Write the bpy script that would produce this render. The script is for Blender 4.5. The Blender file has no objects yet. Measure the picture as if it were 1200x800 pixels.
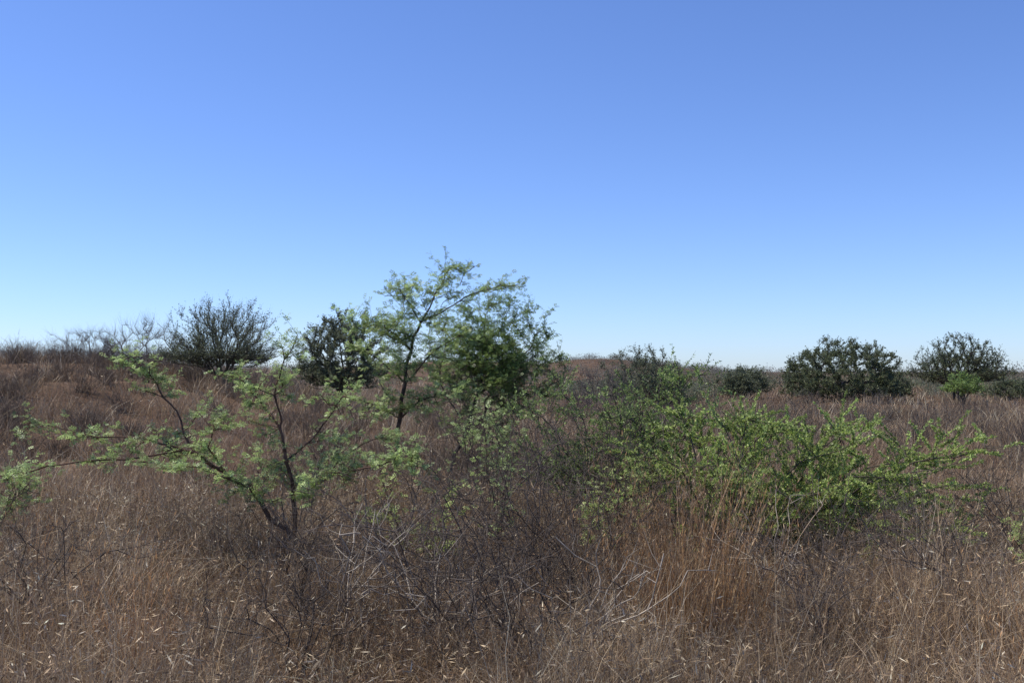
import bpy, math, numpy as np
from mathutils import Vector
rng = np.random.default_rng(7)
scene = bpy.context.scene
for a,b in (('view_transform','Standard'),('look','None')):
    try: setattr(scene.view_settings,a,b)
    except Exception: pass
scene.view_settings.exposure=0

# ------------------------------------------------------------ helpers
def norm(v): return v/np.maximum(np.linalg.norm(v,axis=-1,keepdims=True),1e-9)
def rvec(n): return norm(rng.normal(size=(n,3)))
def sstep(x,a,b):
    t=np.clip((x-a)/(b-a),0,1); return t*t*(3-2*t)

def H(x,y):
    x=np.asarray(x,float); y=np.asarray(y,float)
    side=sstep(-x-0.10*(y-20),-1.0,15.0)
    h=1.8*side*sstep(y,11,33)*(1-0.75*sstep(y,60,160))
    # lumpy earth mounds on the slope
    h=h+side*.22*np.exp(-((y-25)/8)**2)*(1+np.sin(x*.8)*np.sin(y*.6+1))
    h=h+4.6*np.exp(-((x-20)/22)**2-((y-230)/50)**2)*1.0
    h=h+6.0*np.exp(-((x+20)/60)**2-((y-420)/80)**2)
    h=h+0.05*np.sin(x*0.9+1.3)*np.sin(y*0.7)+0.035*np.sin(x*2.1+y*1.3)+0.03*np.sin(y*2.7-x*1.1)
    h=h+0.18*np.sin(x*0.13+0.5)*np.sin(y*0.11+1.0)*sstep(y,18,50)
    return h

def build(name,V,F,col=None,mats=(),midx=None):
    me=bpy.data.meshes.new(name)
    V=np.ascontiguousarray(V,dtype=np.float32); F=np.ascontiguousarray(F,dtype=np.int32)
    me.vertices.add(len(V)); me.vertices.foreach_set('co',V.ravel())
    n,k=F.shape
    me.loops.add(n*k); me.loops.foreach_set('vertex_index',F.ravel())
    me.polygons.add(n); me.polygons.foreach_set('loop_start',np.arange(0,n*k,k,dtype=np.int32))
    if midx is not None: me.polygons.foreach_set('material_index',np.asarray(midx,dtype=np.int32))
    for m in mats: me.materials.append(m)
    me.update(calc_edges=True)
    if col is not None:
        a=me.color_attributes.new('Col','FLOAT_COLOR','POINT')
        c=np.ones((len(V),4),dtype=np.float32); c[:,:3]=col
        a.data.foreach_set('color',c.ravel())
    ob=bpy.data.objects.new(name,me); scene.collection.objects.link(ob)
    return ob

class Geo:
    def __init__(s): s.V=[];s.F=[];s.C=[];s.M=[];s.n=0
    def add(s,V,F,C,m=0):
        if len(V)==0: return
        s.V.append(V);s.F.append(F+s.n);s.C.append(C);s.M.append(np.full(len(F),m));s.n+=len(V)
    def make(s,name,mats):
        return build(name,np.concatenate(s.V),np.concatenate(s.F),np.concatenate(s.C),mats,np.concatenate(s.M))

def tubes(A,B,ra,rb,k=4):
    n=len(A); d=norm(B-A)
    ref=np.where(np.abs(d[:,2:3])>0.9,np.array([[1.,0,0]]),np.array([[0,0,1.]]))
    u=norm(np.cross(d,ref)); v=np.cross(d,u)
    ang=np.linspace(0,2*np.pi,k,endpoint=False)
    ring=u[:,None,:]*np.cos(ang)[None,:,None]+v[:,None,:]*np.sin(ang)[None,:,None]
    Va=A[:,None,:]+ring*ra[:,None,None]; Vb=B[:,None,:]+ring*rb[:,None,None]
    V=np.concatenate([Va,Vb],1).reshape(-1,3)
    base=(np.arange(n)*2*k)[:,None]; i=np.arange(k)[None,:]; j=(i+1)%k
    F=np.stack([base+i,base+j,base+j+k,base+i+k],-1).reshape(-1,4)
    return V,F

def diamonds(O,D,L,W,S):
    L=L[:,None];W=W[:,None]
    V=np.stack([O,O+D*L*.45+S*W*.5,O+D*L,O+D*L*.45-S*W*.5],1).reshape(-1,3)
    F=np.arange(len(O)*4).reshape(-1,4)
    return V,F

def ribbons(P,az,lean,curl,L,W,nseg,taper=1.0,kink=0.0):
    n=len(P); t=np.linspace(0,1,nseg+1)[None,:]
    h=np.stack([np.cos(az),np.sin(az),np.zeros(n)],-1)
    hor=(lean[:,None]*t+curl[:,None]*t**2)*L[:,None]
    ver=np.sqrt(np.clip(1-(lean[:,None]*.8)**2,.05,1))*L[:,None]*(t-0.35*np.clip(curl,0,3)[:,None]*t**2.5)
    C=P[:,None,:]+h[:,None,:]*hor[...,None]; C[...,2]+=ver
    if kink>0:
        j=rng.normal(0,1,C.shape)*(kink*L)[:,None,None]*t[...,None]; C=C+j
    wa=rng.uniform(0,2*np.pi,n)
    wv=np.stack([np.cos(wa),np.sin(wa),rng.normal(0,.25,n)],-1)
    w=W[:,None]*(1-t*0.92*taper)*.5
    a=C+wv[:,None,:]*w[...,None]; b=C-wv[:,None,:]*w[...,None]
    V=np.stack([a,b],2).reshape(-1,3)
    base=(np.arange(n)*(nseg+1)*2)[:,None]; i=np.arange(nseg)[None,:]*2
    F=np.stack([base+i,base+i+1,base+i+3,base+i+2],-1).reshape(-1,4)
    return V,F

# ------------------------------------------------------------ materials
def nodes_of(name):
    m=bpy.data.materials.new(name); m.use_nodes=True
    nt=m.node_tree; nt.nodes.clear(); return m,nt,nt.nodes,nt.links
def mat_leaf(name,trans=0.35,rough=0.5,spec=0.3,vscale=1.2,lo=0.7,hi=1.3):
    m,nt,N,Lk=nodes_of(name)
    o=N.new('ShaderNodeOutputMaterial'); at=N.new('ShaderNodeAttribute'); at.attribute_name='Col'
    g=N.new('ShaderNodeNewGeometry'); no=N.new('ShaderNodeTexNoise'); no.inputs['Scale'].default_value=vscale
    no.inputs['Detail'].default_value=3
    Lk.new(g.outputs['Position'],no.inputs['Vector'])
    mr=N.new('ShaderNodeMapRange'); mr.inputs['From Min'].default_value=.3; mr.inputs['From Max'].default_value=.7
    mr.inputs['To Min'].default_value=lo; mr.inputs['To Max'].default_value=hi
    Lk.new(no.outputs['Fac'],mr.inputs['Value'])
    mu=N.new('ShaderNodeVectorMath'); mu.operation='SCALE'
    Lk.new(at.outputs['Color'],mu.inputs[0]); Lk.new(mr.outputs['Result'],mu.inputs['Scale'])
    p=N.new('ShaderNodeBsdfPrincipled'); p.inputs['Roughness'].default_value=rough
    p.inputs['Specular IOR Level'].default_value=spec
    Lk.new(mu.outputs[0],p.inputs['Base Color'])
    if trans>0:
        t=N.new('ShaderNodeBsdfTranslucent'); Lk.new(mu.outputs[0],t.inputs['Color'])
        mx=N.new('ShaderNodeMixShader'); mx.inputs[0].default_value=trans
        Lk.new(p.outputs[0],mx.inputs[1]); Lk.new(t.outputs[0],mx.inputs[2]); Lk.new(mx.outputs[0],o.inputs['Surface'])
    else: Lk.new(p.outputs[0],o.inputs['Surface'])
    return m
M_leaf=mat_leaf('acacia_leaf',.42,.45,.3,2.5)
M_bark=mat_leaf('bark',0,.85,.2,14,.6,1.4)
M_grass=mat_leaf('dry_grass_blade',.2,.45,.35,.5,.62,1.36)

def mat_ground():
    m,nt,N,Lk=nodes_of('dry_soil')
    o=N.new('ShaderNodeOutputMaterial'); g=N.new('ShaderNodeNewGeometry')
    n1=N.new('ShaderNodeTexNoise'); n1.inputs['Scale'].default_value=.22; n1.inputs['Detail'].default_value=8; n1.inputs['Roughness'].default_value=.7
    n2=N.new('ShaderNodeTexNoise'); n2.inputs['Scale'].default_value=14; n2.inputs['Detail'].default_value=6
    Lk.new(g.outputs['Position'],n1.inputs['Vector']); Lk.new(g.outputs['Position'],n2.inputs['Vector'])
    r=N.new('ShaderNodeValToRGB'); e=r.color_ramp.elements
    e[0].position=.35; e[0].color=(.075,.045,.029,1); e[1].position=.68; e[1].color=(.20,.13,.082,1)
    Lk.new(n1.outputs['Fac'],r.inputs['Fac'])
    r2=N.new('ShaderNodeValToRGB'); e=r2.color_ramp.elements
    e[0].position=.35; e[0].color=(.6,.6,.6,1); e[1].position=.7; e[1].color=(1.3,1.25,1.2,1)
    Lk.new(n2.outputs['Fac'],r2.inputs['Fac'])
    mx=N.new('ShaderNodeMix'); mx.data_type='RGBA'; mx.blend_type='MULTIPLY'; mx.inputs[0].default_value=1
    Lk.new(r.outputs[0],mx.inputs[6]); Lk.new(r2.outputs[0],mx.inputs[7])
    p=N.new('ShaderNodeBsdfPrincipled'); p.inputs['Roughness'].default_value=.95; p.inputs['Specular IOR Level'].default_value=.1
    Lk.new(mx.outputs[2],p.inputs['Base Color'])
    b=N.new('ShaderNodeBump'); b.inputs['Strength'].default_value=.8; b.inputs['Distance'].default_value=.08
    Lk.new(n2.outputs['Fac'],b.inputs['Height']); Lk.new(b.outputs[0],p.inputs['Normal'])
    Lk.new(p.outputs[0],o.inputs['Surface']); return m
M_ground=mat_ground()

# ------------------------------------------------------------ ground
def spaced(n,far,near):
    s=np.linspace(-1,1,n); return np.sinh(s*near)/np.sinh(near)*far
gx=spaced(321,3000,8.2); gy=spaced(421,3500,8.2)+18
X,Y=np.meshgrid(gx,gy); Z=H(X,Y)
ids=np.arange(X.size).reshape(X.shape)
F=np.stack([ids[:-1,:-1],ids[:-1,1:],ids[1:,1:],ids[1:,:-1]],-1).reshape(-1,4)
g=build('ground',np.stack([X,Y,Z],-1).reshape(-1,3),F,None,[M_ground])
g.data.polygons.foreach_set('use_smooth',np.ones(len(F),dtype=bool))

# ------------------------------------------------------------ grass
PAL=np.array([[.10,.064,.038],[.24,.152,.084],[.39,.265,.148],[.55,.41,.24],[.78,.66,.46],[.30,.24,.175]])
def palcol(n,w):
    w=np.array(w,float);w/=w.sum()
    c=PAL[rng.choice(len(PAL),n,p=w)]
    return np.minimum(c*rng.uniform(.75,1.25,(n,1)),.85)
def polar(n,r0,r1,p,half=42):
    u=rng.random(n)
    e=2-p
    r=(r0**e+u*(r1**e-r0**e))**(1/e)
    a=np.radians(rng.uniform(-half,half,n))
    return r*np.sin(a),r*np.cos(a),r
def patchf(x,y):
    return (np.sin(x*1.3+1+1.4*np.sin(y*.9+.3))*np.sin(y*1.2+2+1.3*np.sin(x*.8))*.6+np.sin(x*3.1+y*1.7+2*np.sin(y*2.3))*.4)
G=Geo()
def tufts(nt,nb,r0,r1,p,L,spread,wmul,nseg,w,leanmax=.5,curlmax=.8,kink=0.,half=42,gap=0.,hv=.35):
    x,y,r=polar(nt,r0,r1,p,half)
    pt=patchf(x,y)
    # thin cover on the eroded mounds of the left slope
    bare=sstep(-x,3,7)*sstep(y,15,19)*(1-sstep(y,32,37))*.75
    keep=(pt+rng.normal(0,.35,nt))>(-1+gap+bare*1.0); x=x[keep];y=y[keep];r=r[keep];pt=pt[keep]; nt=len(x)
    tl=rng.uniform(*L,nt)*(0.9+hv*pt)
    th=palcol(nt,w)*(1+.25*pt)[:,None]
    idx=np.repeat(np.arange(nt),nb); n=len(idx)
    az=rng.uniform(0,2*np.pi,n); rad=np.abs(rng.normal(0,spread,n))*np.clip(r[idx]/14,1,5)
    px=x[idx]+np.cos(az)*rad; py=y[idx]+np.sin(az)*rad
    P=np.stack([px,py,H(px,py)-.02],-1)
    az=az+rng.normal(0,.7,n)
    LL=tl[idx]*rng.uniform(.45,1.1,n)
    W=np.maximum(.0035,r[idx]*.00048)*wmul*rng.uniform(.6,1.4,n)
    V,F=ribbons(P,az,rng.uniform(.02,leanmax,n),rng.uniform(-.1,curlmax,n),LL,W,nseg,1.0,kink)
    c=.65*th[idx]+.35*palcol(n,w)
    C=np.repeat(c,(nseg+1)*2,0)
    t=np.tile(np.repeat(np.linspace(.7,1.12,nseg+1),2),n)[:,None]  # root shading painted into the blade colour: dark base, lighter tip
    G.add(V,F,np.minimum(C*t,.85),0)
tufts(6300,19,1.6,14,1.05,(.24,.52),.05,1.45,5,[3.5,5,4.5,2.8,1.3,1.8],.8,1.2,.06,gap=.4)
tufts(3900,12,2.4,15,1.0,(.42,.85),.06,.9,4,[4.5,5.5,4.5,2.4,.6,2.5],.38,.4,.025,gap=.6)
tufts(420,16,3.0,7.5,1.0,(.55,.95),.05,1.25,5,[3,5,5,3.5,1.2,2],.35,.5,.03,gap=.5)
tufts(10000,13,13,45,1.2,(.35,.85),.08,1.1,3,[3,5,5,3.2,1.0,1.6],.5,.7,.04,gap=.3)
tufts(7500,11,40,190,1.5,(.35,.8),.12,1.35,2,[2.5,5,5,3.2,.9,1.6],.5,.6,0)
def litter(n,r0,r1,z0,z1,Ls,ws,w):
    x,y,r=polar(n,r0,r1,1.0)
    z=H(x,y)+rng.uniform(z0,z1,n)*(.85+.35*patchf(x,y))
    O=np.stack([x,y,z],-1); D=rvec(n); D[:,2]*=.8; D=norm(D)
    S=norm(np.cross(D,rvec(n)))
    V,F=diamonds(O,D,rng.uniform(*Ls,n),rng.uniform(*ws,n)*np.maximum(1,r/9),S)
    G.add(V,F,np.repeat(palcol(n,w),4,0),0)
litter(80000,1.8,13,.05,.48,(.02,.07),(.003,.010),[3,4,4,2.5,1.0,1.8])
litter(12000,12,32,.05,.3,(.05,.12),(.004,.009),[2,5,5,3,.8,1.5])
G.make('dry_grass',[M_grass])

def big_tuft(name,x,y,n,Lr,spread,lean,cols):
    g=Geo(); az=rng.uniform(0,2*np.pi,n); rad=np.abs(rng.normal(0,spread,n))
    px=x+np.cos(az)*rad*1.2; py=y+np.sin(az)*rad
    P=np.stack([px,py,H(px,py)-.02],-1)
    L=rng.uniform(*Lr,n)
    V,F=ribbons(P,az+rng.normal(0,.6,n),np.abs(rng.normal(0,lean,n)),rng.uniform(-.05,.35,n),L,rng.uniform(.003,.006,n),6,1,.008)
    c=np.array(cols)[rng.integers(0,len(cols),n)]*rng.uniform(.6,1.25,(n,1))
    g.add(V,F,np.repeat(c,14,0),0)
    k=7; hz=np.repeat(np.arange(n),k); tips=V.reshape(n,7,2,3)
    s=rng.integers(3,6,len(hz)); f=rng.random((len(hz),1)); O=tips[hz,s,0]*(1-f)+tips[hz,s+1,0]*f
    D=norm(rvec(len(hz))*.5+np.array([0,0,1.]))
    V2,F2=diamonds(O,D,rng.uniform(.02,.06,len(hz)),rng.uniform(.003,.007,len(hz)),norm(np.cross(D,rvec(len(hz)))))
    g.add(V2,F2,np.repeat(c[hz]*1.15,4,0),0)
    return g.make(name,[M_grass])
OR=[[.48,.275,.12],[.38,.21,.095],[.58,.40,.22],[.20,.115,.06]]
big_tuft('tall_grass_tuft',1.05,6.3,360,(.5,1.52),.17,.18,OR)
big_tuft('tall_grass_tuft',1.40,6.7,220,(.45,1.42),.16,.2,OR)
big_tuft('tall_grass_tuft',.75,7.2,130,(.5,1.1),.15,.2,OR)
big_tuft('tall_grass_tuft',-2.05,5.5,120,(.45,1.0),.14,.18,OR)
big_tuft('tall_grass_tuft',-1.0,8.6,90,(.4,1.0),.14,.16,OR)
big_tuft('tall_grass_tuft',3.0,5.6,60,(.4,.9),.14,.2,OR)
big_tuft('tall_grass_tuft',-3.6,7.5,60,(.5,1.0),.14,.2,OR)
big_tuft('tall_grass_tuft',4.4,8.0,70,(.5,1.0),.16,.2,OR)
big_tuft('tall_grass_tuft',2.5,4.6,60,(.5,.9),.12,.2,OR)

# ------------------------------------------------------------ woody plants
class Plant:
    def __init__(s,x,y,barkcol,leafcols):
        s.o=np.array([x,y,float(H(x,y))-.03]); s.P=[np.zeros(3)]; s.par=[-1]; s.path=[0.]
        s.g=Geo(); s.bark=np.array(barkcol); s.lc=np.array(leafcols)
    def node(s,p,par):
        s.P.append(np.asarray(p,float)); s.par.append(par)
        s.path.append(s.path[par]+np.linalg.norm(s.P[-1]-s.P[par])); return len(s.P)-1
    def limb(s,pts,jit=.025):
        pts=[np.array(p,float) for p in pts]
        i=int(np.argmin([np.linalg.norm(q-pts[0]) for q in s.P]))
        for p in pts[1:]:
            a=s.P[i]; m=(a+p)/2+rng.normal(0,jit,3)
            i=s.node(m,i); i=s.node(p,i)
        return i
    def grow(s,T,bf=.4,tmin=0):
        T=np.asarray(T,float); n=len(T); alive=np.ones(n,bool)
        P=np.array(s.P); path=np.array(s.path)
        d=np.linalg.norm(T[:,None]-P[None],axis=2)
        ok=P[:,2]>=tmin
        cost=d+bf*path[None]+np.where(ok,0,5)[None]
        best=cost.argmin(1); bc=cost.min(1)
        for _ in range(n):
            k=int(np.argmin(np.where(alive,bc,1e9))); alive[k]=False
            i=s.node(T[k],int(best[k]))
            c=np.linalg.norm(T-T[k],axis=1)+bf*s.path[i]
            m=c<bc; bc=np.where(m,c,bc); best=np.where(m,i,best)
    def wood(s,rtip,pw=.45,sub=2,jit=.05,rmax=.2,k=5):
        n=len(s.P); cnt=np.zeros(n)
        par=np.array(s.par); ch=np.bincount(par[1:],minlength=n)
        for i in range(n-1,0,-1):
            if ch[i]==0: cnt[i]+=1
            cnt[par[i]]+=cnt[i]
        s.r=np.minimum(rtip*np.maximum(cnt,1)**pw,rmax); s.cnt=cnt
        P=np.array(s.P); idx=np.arange(1,n)
        A=P[par[idx]]; B=P[idx]; L=np.linalg.norm(B-A,axis=1)
        ra=np.minimum(s.r[par[idx]],s.r[idx]*1.35); rb=s.r[idx]
        prev=A; pr=ra
        for j in range(1,sub+1):
            t=j/sub
            cur=A+(B-A)*t
            if j<sub: cur=cur+rng.normal(0,1,cur.shape)*(jit*L)[:,None]
            r=ra+(rb-ra)*t
            V,F=tubes(prev+s.o,cur+s.o,pr,r,k)
            s.g.add(V,F,np.repeat(s.bark[None]*rng.uniform(.8,1.2,(len(cur),1)),2*k,0),0)
            prev=cur; pr=r
    def shoots(s,n,Lr,r0,up=.25,flat=1.0,outw=.6,maxcnt=6,zmin=.25,nseg=4,leaf=None,k=3,wood=True,leaffrom=.1,bare=0.,radial=None,rw=0.):
        P=np.array(s.P); cand=np.where((s.cnt<=maxcnt)&(P[:,2]>zmin))[0]; cand=cand[cand>0]
        i=rng.choice(cand,n); t=rng.random((n,1)); par=np.array(s.par)
        O=P[i]*t+P[par[i]]*(1-t); ax=norm(P[i]-P[par[i]])
        D=rvec(n); D[:,2]=D[:,2]*flat
        D=D+outw*ax
        if radial is not None: D=D+rw*norm(O-np.array(radial))
        D=norm(D); D[:,2]=D[:,2]+up*.5; D=norm(D)
        L=rng.uniform(*Lr,n)
        pts=[O]
        wob=rng.normal(0,.05,(n,3))
        for j in range(1,nseg+1):
            q=j/nseg
            c=O+D*(L*q)[:,None]+wob*(L*np.sin(q*3.1))[:,None]
            c[:,2]+=up*L*q*q
            c=c+rng.normal(0,.02,(n,3))*L[:,None]
            pts.append(c)
        if wood:
            for j in range(nseg):
                rr0=np.full(n,r0*(1-j/nseg*.75)); rr1=np.full(n,r0*(1-(j+1)/nseg*.75))
                V,F=tubes(pts[j]+s.o,pts[j+1]+s.o,rr0,rr1,k)
                s.g.add(V,F,np.repeat(s.bark[None]*rng.uniform(.8,1.25,(n,1)),2*k,0),0)
        if leaf:
            keep=rng.random(n)>=bare
            s.leaves([q[keep] for q in pts],L[keep],leaf,leaffrom)
    def leaves(s,pts,L,leaf,leaffrom):
        pts=np.array(pts)
        ns=len(pts)-1
        m=np.maximum(1,(L*leaf['dens']).astype(int)); idx=np.repeat(np.arange(len(L)),m); M=len(idx)
        t=rng.uniform(leaffrom,1,M)*ns*.999; a=t.astype(int); f=(t-a)[:,None]
        O=pts[a,idx]*(1-f)+pts[a+1,idx]*f; tan=norm(pts[a+1,idx]-pts[a,idx])
        D=norm(tan*leaf.get('along',.5)+rvec(M)*np.array([1,1,leaf.get('vert',.6)]))
        ci=rng.integers(0,len(s.lc),M); shade=rng.uniform(.7,1.3,(M,1))
        sh=rng.uniform(.75,1.25,(len(L),1))[idx]
        c=s.lc[ci]*shade*sh
        if leaf['kind']=='bip':
            pr=leaf['pairs']; Ln=leaf['L']*rng.uniform(.6,1.2,M); N_=norm(np.array([0,0,1.])+rvec(M)*.7)
            S=norm(np.cross(D,N_))
            for j in range(pr):
                for sg in (-1,1):
                    base=O+D*(Ln*(j+.6)/pr)[:,None]
                    dd=norm(S*sg*.9+D*.45+N_*rng.normal(0,.15,(M,1)))
                    pl=Ln*leaf['pl']*(1-.35*abs((j+.5)/pr-.5)*2)
                    V,F=diamonds(base+s.o,dd,pl,np.full(M,leaf['pw']),D)
                    s.g.add(V,F,np.repeat(c,4,0),1)
        else:
            S=norm(np.cross(D,rvec(M)))
            V,F=diamonds(O+s.o,D,leaf['L']*rng.uniform(.6,1.3,M),leaf['W']*rng.uniform(.7,1.3,M),S)
            s.g.add(V,F,np.repeat(c,4,0),1)
    def make(s,name): return s.g.make(name,[M_bark,M_leaf])

SAGE=[[.31,.41,.14],[.37,.47,.17],[.24,.32,.11],[.44,.51,.22]]
LIME=[[.32,.41,.105],[.40,.48,.145],[.24,.31,.08],[.48,.53,.20]]
MIDG=[[.24,.33,.10],[.30,.39,.12],[.17,.25,.075]]
DARK=[[.12,.145,.07],[.155,.18,.085],[.09,.11,.055],[.20,.22,.115]]
GREYG=[[.15,.17,.095],[.19,.205,.12],[.12,.14,.08]]

def around(p,n,sx,sz,lo=.35,top=9):
    P=np.array(p.P); P=P[P[:,2]>lo]
    c=P[rng.integers(0,len(P),n)]
    o=c+np.clip(rng.normal(0,1,(n,3)),-1.8,1.8)*np.array([sx,sx,sz])
    o[:,2]=np.clip(o[:,2],.1,top); return o

# --- left acacia shrub
p=Plant(-1.96,9.0,[.11,.062,.042],SAGE)
p.limb([(0,0,0),(-.06,0,.25),(-.32,.05,.5),(-.6,.1,.7),(-.92,.1,.92),(-1.3,0,1.05),(-1.75,-.1,1.08),(-2.3,-.2,1.22)])
p.limb([(-.92,.1,.92),(-1.15,.25,1.3),(-1.35,.3,1.55),(-1.55,.3,1.76)])
p.limb([(-.92,.1,.92),(-1.4,-.3,.9),(-2.0,-.5,.86),(-2.75,-.7,.72)])
p.limb([(-.6,.1,.7),(-.72,-.2,1.0),(-.6,-.25,1.25)])
p.limb([(-.32,.05,.5),(-.5,-.4,.75),(-.9,-.7,.85)])
p.limb([(0,0,0),(-.03,.1,.5),(-.1,.1,.85),(-.17,.15,1.15),(-.22,.15,1.45),(-.12,.1,1.78),(0,.1,2.0)])
p.limb([(-.17,.15,1.15),(-.4,.3,1.4),(-.6,.4,1.6)])
p.limb([(-.1,.1,.85),(.15,.3,1.1),(.3,.4,1.35),(.42,.5,1.5)])
p.limb([(-.03,.1,.5),(.25,-.1,.68),(.6,-.2,.8),(.95,-.3,.9),(1.2,-.4,.84)])
p.limb([(.25,-.1,.68),(.5,.3,.95),(.8,.4,1.05)])
p.grow(around(p,125,.14,.04,.6,2.05),.15,.5)
p.wood(.0032,.5,2,.04,.036,6)
p.shoots(620,(.08,.26),.0025,.12,.3,.8,5,.5,4,dict(kind='bip',dens=60,L=.05,pairs=3,pl=.55,pw=.0135,along=.25,vert=.5))
p.make('acacia_shrub')

# --- central young acacia tree
p=Plant(-1.62,14,[.085,.058,.043],SAGE)
p.limb([(0,0,0),(.03,0,.5),(.05,0,1.0),(.12,0,1.5),(.2,.05,1.95),(.33,.05,2.35),(.5,0,2.65),(.65,0,2.9),(.78,0,3.12)])
p.limb([(.33,.05,2.35),(.7,.1,2.55),(1.05,.1,2.75),(1.46,.1,2.88)])
p.limb([(.33,.05,2.35),(.2,-.1,2.6),(.05,-.1,2.8)])
p.limb([(.2,.05,1.95),(-.05,-.2,2.2),(-.3,-.3,2.3)])
p.limb([(.12,0,1.5),(-.2,.3,1.75),(-.5,.3,1.95)])
p.limb([(.12,0,1.5),(.5,-.3,1.9),(.9,-.4,2.15)])
p.limb([(.05,0,1.0),(-.3,-.2,1.2),(-.65,-.2,1.3)])
p.limb([(.05,0,1.0),(.35,-.3,1.25),(.7,-.4,1.4)])
p.grow(around(p,170,.18,.065,1.0,3.12),.15,.9)
p.wood(.0038,.48,2,.04,.05,6)
p.shoots(700,(.10,.32),.003,.15,.4,.7,5,.9,4,dict(kind='bip',dens=38,L=.07,pairs=3,pl=.55,pw=.019,along=.2,vert=.6))
p.make('young_acacia_tree')

def dome(n,c,rx,rz,under=.25,shell=.5):
    v=rvec(n); v[:,2]=np.where(v[:,2]<0,v[:,2]*under,v[:,2])
    r=rng.uniform(shell,1,n)[:,None]
    return np.array(c)+v*r*np.array([rx,rx,rz])

# --- fuller tree behind it
p=Plant(-1.0,15.6,[.09,.07,.055],[[.20,.28,.085],[.26,.34,.11],[.14,.205,.065]])
p.limb([(0,0,0),(.1,0,.5),(.3,0,.9),(.45,0,1.4),(.6,.05,1.9),(.7,0,2.4)])
p.limb([(.3,0,.9),(.0,.3,1.3),(-.15,.3,1.8)])
p.limb([(.45,0,1.4),(.9,-.2,1.8),(1.3,-.2,2.15)])
p.limb([(.3,0,.9),(.8,.2,1.2),(1.2,.3,1.5)])
p.grow(dome(430,(.66,.1,1.82),1.25,1.2,1.0,.2),.25,.6)
p.wood(.0032,.48,2,.05,.05,5)
p.shoots(2600,(.10,.30),.0025,.1,.5,.7,5,.6,3,dict(kind='bip',dens=27,L=.07,pairs=3,pl=.55,pw=.019,along=.2,vert=.6))
p.make('acacia_tree')

# --- right-hand sprawling acacia bushes
p=Plant(2.1,9.5,[.10,.08,.058],LIME)
tips=[(2.3,-.2,1.08),(2.0,.3,.7),(1.95,-.5,.4),(1.35,.2,1.22),(.9,-.5,1.1),(.45,.2,1.3),(.05,-.3,1.35),(-.5,.2,1.4),
      (-.8,-.4,1.0),(1.5,-.6,.9),(1.2,.7,1.05),(.4,.9,1.2),(-.5,.9,1.1),(.7,-.9,.75),(-.2,-.9,.85),(1.6,.5,.5),(.2,-.1,1.0),(-.9,.1,.7),(2.1,0,.95),(1.4,-.8,.35),(.9,.1,.7),(1.9,-.2,.6),(1.5,0,.8),(1.7,-.4,.7),(1.1,-.6,.6)]
for t in tips:
    t=np.array(t); a=t*np.array([.25,.25,.35]); b=t*np.array([.6,.6,.8])+np.array([0,0,.08])
    p.limb([(0,0,0),a+rng.normal(0,.04,3),b+rng.normal(0,.06,3),t],.03)
p.grow(around(p,290,.2,.11,.25,1.35),.2,.15)
p.wood(.0036,.45,2,.05,.03,5)
p.shoots(1350,(.14,.42),.0036,.05,.4,1.0,5,.2,5,dict(kind='s',dens=330,L=.027,W=.014,along=.55,vert=1),bare=.15)
p.make('sprawling_acacia_bush')

p=Plant(1.15,10.6,[.09,.075,.06],[[.24,.32,.10],[.30,.38,.12],[.18,.24,.08]])
for t in [(-1.0,0,1.3),(-.6,.3,1.45),(-.1,-.2,1.45),(.45,.1,1.6),(.8,.0,1.7),(-1.1,.3,.8),(-.7,-.4,1.0),(.2,.5,1.2),(.9,-.4,1.3),(.3,-.6,1.1)]:
    t=np.array(t); p.limb([(0,0,0),t*np.array([.3,.3,.35]),t*np.array([.65,.65,.75])+rng.normal(0,.06,3),t],.03)
p.grow(around(p,300,.18,.12,.3,1.65),.2,.2)
p.wood(.003,.45,2,.05,.025,5)
p.shoots(1100,(.12,.34),.003,.1,.5,.9,5,.35,4,dict(kind='s',dens=130,L=.03,W=.014,along=.4,vert=1),bare=.3)
p.make('sprawling_acacia_bush')

# --- small saplings / low green shoots
def small_green(x,y,h,w,n,name,cols=SAGE,dens=60,nt=40):
    p=Plant(x,y,[.09,.065,.05],cols)
    for _ in range(4):
        a=rng.uniform(0,6.28); p.limb([(0,0,0),(w*.4*math.cos(a),w*.4*math.sin(a),h*.5),(w*.8*math.cos(a),w*.8*math.sin(a),h*rng.uniform(.7,1))],.02)
    p.grow(around(p,nt,w*.25,h*.1,h*.2,h),.3)
    p.wood(.0022,.45,2,.05,.015,4)
    p.shoots(n,(.1,.26),.002,.2,.6,.8,5,h*.3,3,dict(kind='bip',dens=dens*.6,L=.05,pairs=3,pl=.5,pw=.0125,along=.3,vert=.6))
    return p.make(name)
small_green(-.12,8.6,1.45,.2,80,'acacia_sapling',SAGE,28,30)
small_green(-.75,8.2,.9,.4,90,'acacia_sapling',LIME,50)
small_green(-4.6,8.7,.85,.4,90,'acacia_sapling',SAGE,60)
small_green(4.1,7.6,.65,.55,80,'acacia_sapling',LIME,50)
small_green(4.2,6.9,.7,.4,60,'acacia_sapling',LIME,50)
small_green(-.45,11.5,1.3,.55,190,'acacia_sapling',SAGE,50,70)
small_green(.9,8.3,1.0,.4,90,'acacia_sapling',LIME,50)
small_green(-2.3,11.8,1.05,.6,110,'acacia_sapling',SAGE,45)

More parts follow.
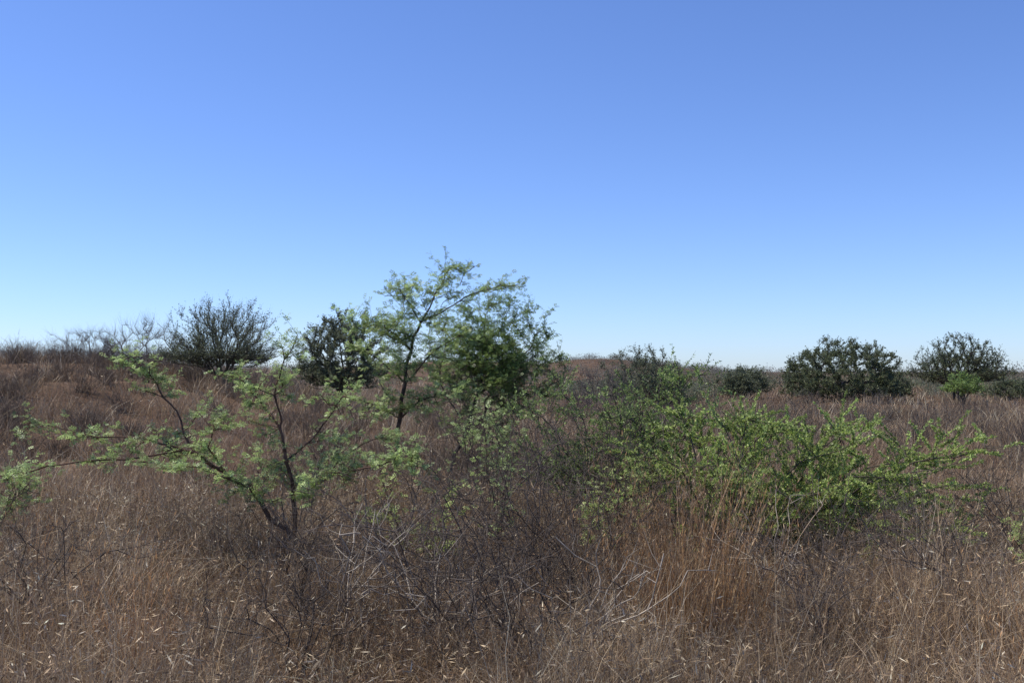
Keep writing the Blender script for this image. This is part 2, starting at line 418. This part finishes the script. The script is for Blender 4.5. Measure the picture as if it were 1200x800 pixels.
# --- leafless twiggy shrubs
def dead(x,y,h,w,nt,ns,col=(.085,.068,.056),rt=.0018,Ls=(.1,.3)):
    p=Plant(x,y,col,SAGE)
    m=8
    for _ in range(m):
        a=rng.uniform(0,6.28); q=rng.uniform(.3,1.3)
        p.limb([(0,0,0),(w*.25*q*math.cos(a),w*.25*q*math.sin(a),h*.4),(w*.75*q*math.cos(a),w*.75*q*math.sin(a),h*rng.uniform(.55,1))],.05*h)
    p.grow(around(p,nt,w*.28,h*.13,h*.15,h),.35)
    p.wood(rt,.42,2,.07,.018*max(1,h*.7),4)
    p.shoots(ns,Ls,rt*.8,.1,1,.8,6,h*.15,3,None)
    return p.make('leafless_shrub')
for (x,y,h,w) in [(-.55,6.9,1.0,.9),(0.05,6.6,1.05,.9),(.1,7.8,1.25,.9),(-.9,7.6,1.0,.9),(.55,7.4,1.15,.9),(-.35,9.3,1.3,.9),(-.05,10.2,1.4,.9),
                  (.55,9.2,1.3,.9),(-1.45,7.0,.8,.7),(2.4,7.6,.95,.9),(3.4,8.2,.95,.9),(4.6,9.2,.95,.9),(.0,5.6,.8,.7),(-.4,12.5,1.4,.9),(-1.9,8.6,.8,.7),(1.8,6.1,.8,.6),
                  (.9,10,1.35,.9),(-.9,10.5,1.2,.9),(3.0,6.6,.85,.8),(-3.0,6.3,.75,.7),(-.3,5.9,.85,.8),(.35,6.9,1.1,.8),(1.7,8.4,.95,.8),(-1.2,5.8,.7,.6),(.1,14.5,1.9,1.1)]:
    dead(x,y,h,w,110,330,col=np.array([.085,.067,.054])*rng.uniform(.5,1.7),rt=.0021)
for (x,y,h,w) in [(-.5,6.2,.8,.8),(.4,5.7,.75,.7),(-1.1,6.4,.85,.8),(1.9,7.2,.9,.8)]:
    dead(x,y,h,w,30,50,(.36,.30,.23),.0028)

# --- distant crowned trees
def far_tree(x,y,h,w,zc,name,leafL,cols=DARK,under=.2,nt=420,ns=2200,dens=6,bark=(.08,.066,.055),shell=.45,rt=.012,lean=0,trunks=5,Ls=(.3,.8),up=.45,bare=0.,lobe=1.,tr=.55,rw=0.,bf=.3):
    s=w/2
    p=Plant(x,y,bark,cols)
    for k in range(trunks):
        a=6.28*k/trunks+rng.uniform(-.5,.5); q=rng.uniform(.5,.9)
        p.limb([(0,0,0),(s*.12*q*math.cos(a)+lean*.3,s*.12*q*math.sin(a),zc*.45),(s*q*math.cos(a)*tr+lean,s*q*math.sin(a)*tr,zc*rng.uniform(.95,1.15))],.02*h)
    T=dome(nt,(0,0,0),1,1,under,shell)
    lob=1+lobe*(0.09*np.sin(T[:,:1]*5+x)*np.sin(T[:,1:2]*4+y)+.05*np.sin(T[:,2:3]*7+x))
    T=T*lob*np.array([s*.95,s*.95,(h-zc)*.95])+np.array([lean,0,zc])
    p.grow(T,bf,zc*.4)
    p.wood(rt,.42,2,.05,.05*h,5)
    sc=w/6
    p.shoots(ns,(Ls[0]*sc,Ls[1]*sc),rt*.5,up,.9,.9,6,zc*.5,3,dict(kind='s',dens=dens/sc,L=leafL,W=leafL*.4,along=.4,vert=.8) if dens else None,bare=bare,radial=(0,0,zc*.3) if rw else None,rw=rw)
    return p.make(name)
# umbrella thorns on the right
far_tree(17.9,54,3.6,7.1,.95,'umbrella_thorn_tree',.11,DARK,.5,1200,9000,30,Ls=(.10,.30),up=.08,shell=.5,lobe=.25,rw=.8)
far_tree(26.5,59,4.1,6.2,1.75,'umbrella_thorn_tree',.11,DARK,.3,1000,6500,14,shell=.35,Ls=(.12,.38),up=.1,lobe=.25,rt=.014,trunks=6,tr=.75,bark=(.065,.055,.045),rw=.8,bf=.45)
far_tree(23.6,62,1.8,3.0,.6,'thorn_shrub',.12,DARK,.8,240,1500,16,Ls=(.15,.45),up=.2)
far_tree(32,64,1.8,3.6,.6,'thorn_shrub',.12,DARK,.8,240,1500,16,Ls=(.15,.45),up=.2)
# thorn trees on the ridge: fans of fine upright twigs
far_tree(-9.0,31,2.95,4.0,1.15,'umbrella_thorn_tree',.06,GREYG,.25,700,6500,9,rt=.0062,Ls=(.2,.65),up=.2,trunks=8,tr=.75,lobe=.25,rw=1.2,shell=.35,bf=.7,bark=(.10,.088,.07))
far_tree(-5.3,31,3.25,3.1,1.4,'umbrella_thorn_tree',.07,GREYG,.5,700,6000,18,rt=.0065,Ls=(.15,.5),up=.15,trunks=6,lobe=.25,rw=1.1,bf=.5,bark=(.08,.07,.058))
far_tree(-11.9,32,1.9,3.4,.7,'leafless_thorn_tree',.1,DARK,.3,340,2600,0,rt=.005,bark=(.16,.13,.11),rw=1.0,Ls=(.3,.8),up=.2)
far_tree(-14.5,34,1.4,2.8,.5,'leafless_thorn_tree',.1,DARK,.3,220,1500,0,rt=.005,bark=(.16,.13,.11),rw=1.0,Ls=(.3,.8),up=.2)
# shrubs in the middle distance
far_tree(5.2,40,2.85,3.6,1.2,'acacia_tree',.08,GREYG,.4,380,3400,11,rt=.007,Ls=(.2,.55),rw=.8,up=.2)
far_tree(3.4,36,2.2,3.2,.6,'leafless_thorn_tree',.12,DARK,.5,260,2200,0,rt=.0055,bark=(.16,.13,.11),rw=1.0)
far_tree(6.6,44,2.0,3.6,.6,'thorn_shrub',.1,GREYG,.8,300,2200,12,rt=.007)
far_tree(12.6,56,1.9,2.8,.7,'thorn_shrub',.11,GREYG,.8,200,1400,13,rt=.007,up=.2)
far_tree(14.4,60,2.0,3.0,.7,'thorn_shrub',.11,GREYG,.8,200,1400,13,rt=.007,up=.2)
far_tree(21.3,47,1.6,1.9,.9,'green_shrub',.1,MIDG,.4,140,800,12,rt=.009)
far_tree(9.9,34,1.3,2.0,.3,'leafless_thorn_tree',.1,DARK,.6,140,900,0,rt=.005,bark=(.15,.125,.10))
far_tree(10.2,28,1.4,1.4,.4,'leafless_thorn_tree',.1,DARK,.6,140,900,0,rt=.004,bark=(.16,.135,.11))

# --- mass of distant bushes
g=Geo()
def bush_mass(n,xf,yr,hr,cols,leafn=160):
    for _ in range(n):
        y=rng.uniform(*yr); a=rng.uniform(*xf); x=a*y
        h=rng.uniform(*hr); w=h*rng.uniform(.8,1.6)
        z=float(H(x,y)); k=leafn
        v=rvec(k); v[:,2]=np.abs(v[:,2])
        lob=1+.22*np.sin(v[:,0]*5+a*50)*np.sin(v[:,1]*4+y)
        O=np.array([x,y,z])+v*(rng.uniform(.3,1,k)**.75*lob)[:,None]*np.array([w,w,h*.85])
        D=norm(v+rvec(k)*1.2); L=rng.uniform(.06,.11,k)*h
        V,F=diamonds(O,D,L,L*.6,norm(np.cross(D,rvec(k))))
        c=np.array(cols)[rng.integers(0,len(cols),1)]*rng.uniform(.6,1.3,(k,1))*rng.uniform(.8,1.2)
        g.add(V,F,np.repeat(c,4,0),0)
FAR=[[.17,.18,.105],[.19,.19,.115],[.20,.165,.115],[.15,.16,.095]]
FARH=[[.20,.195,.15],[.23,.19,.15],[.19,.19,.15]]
bush_mass(60,(.05,.2),(50,110),(.7,1.6),FAR,600)
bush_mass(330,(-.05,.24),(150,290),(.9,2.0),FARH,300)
bush_mass(220,(.1,.75),(75,240),(.8,2.1),FAR,400)
bush_mass(60,(.4,.6),(64,100),(.7,1.5),FAR,600)
bush_mass(110,(-.6,-.1),(60,140),(.7,1.4),FAR,300)
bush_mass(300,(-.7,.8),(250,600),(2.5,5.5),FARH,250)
g.make('distant_bushes',[M_leaf])

g=Geo()
def twigmass(n,xr,yr,hr,col):
    for _ in range(n):
        x=rng.uniform(*xr); y=rng.uniform(*yr); h=rng.uniform(*hr); k=70
        O=np.array([x,y,float(H(x,y))])+rng.normal(0,1,(k,3))*np.array([.12,.12,0])*h
        D=rvec(k); D[:,2]=np.abs(D[:,2])+.5; D=norm(D)
        L=rng.uniform(.5,1.1,k)*h; E=O+D*L[:,None]
        V,F=tubes(O,E,np.full(k,.005),np.full(k,.0015),3); g.add(V,F,np.tile(np.array(col)*rng.uniform(.7,1.3),(len(V),1)),0)
        i=rng.integers(0,k,k*3); t=rng.uniform(.3,1,(k*3,1)); O2=O[i]*(1-t)+E[i]*t; D2=norm(D[i]+rvec(k*3)*.8)
        V,F=tubes(O2,O2+D2*(rng.uniform(.15,.35,k*3)*h)[:,None],np.full(k*3,.003),np.full(k*3,.001),3)
        g.add(V,F,np.tile(np.array(col)*rng.uniform(.7,1.3),(len(V),1)),0)
twigmass(120,(-26,-8),(30,40),(.5,1.1),(.16,.13,.105))
twigmass(90,(-14,0),(14,30),(.4,.9),(.16,.12,.088))
twigmass(80,(1,18),(16,40),(.5,1.1),(.14,.11,.085))
g.make('dry_scrub',[M_bark])

# ------------------------------------------------------------ light
EL,AZ=math.radians(60),math.radians(-78)
sd=Vector((math.sin(AZ)*math.cos(EL),math.cos(AZ)*math.cos(EL),math.sin(EL)))
sun=bpy.data.lights.new('sun','SUN'); sun.energy=5.0; sun.angle=math.radians(.5); sun.color=(1,.96,.86)
so=bpy.data.objects.new('sun',sun); scene.collection.objects.link(so)
so.rotation_mode='QUATERNION'; so.rotation_quaternion=sd.to_track_quat('Z','Y')
w=bpy.data.worlds.new('World'); scene.world=w; w.use_nodes=True
nt=w.node_tree; bg=nt.nodes['Background']
sky=nt.nodes.new('ShaderNodeTexSky'); sky.sky_type='NISHITA'; sky.sun_disc=False
sky.sun_elevation=EL; sky.sun_rotation=AZ; sky.altitude=1200; sky.air_density=1.0; sky.dust_density=.6; sky.ozone_density=1.5
tint=nt.nodes.new('ShaderNodeVectorMath'); tint.operation='MULTIPLY'; tint.inputs[1].default_value=(.83,1.01,1.47)
nt.links.new(sky.outputs[0],tint.inputs[0]); nt.links.new(tint.outputs[0],bg.inputs['Color']); bg.inputs['Strength'].default_value=.12

# ------------------------------------------------------------ camera
cam=bpy.data.cameras.new('camera'); co=bpy.data.objects.new('camera',cam); scene.collection.objects.link(co)
cam.lens=35; cam.sensor_width=36; cam.clip_start=.05; cam.clip_end=12000
co.location=(0,0,1.7+float(H(0,0))); co.rotation_euler=(math.radians(90+1.72),0,0)
scene.camera=co
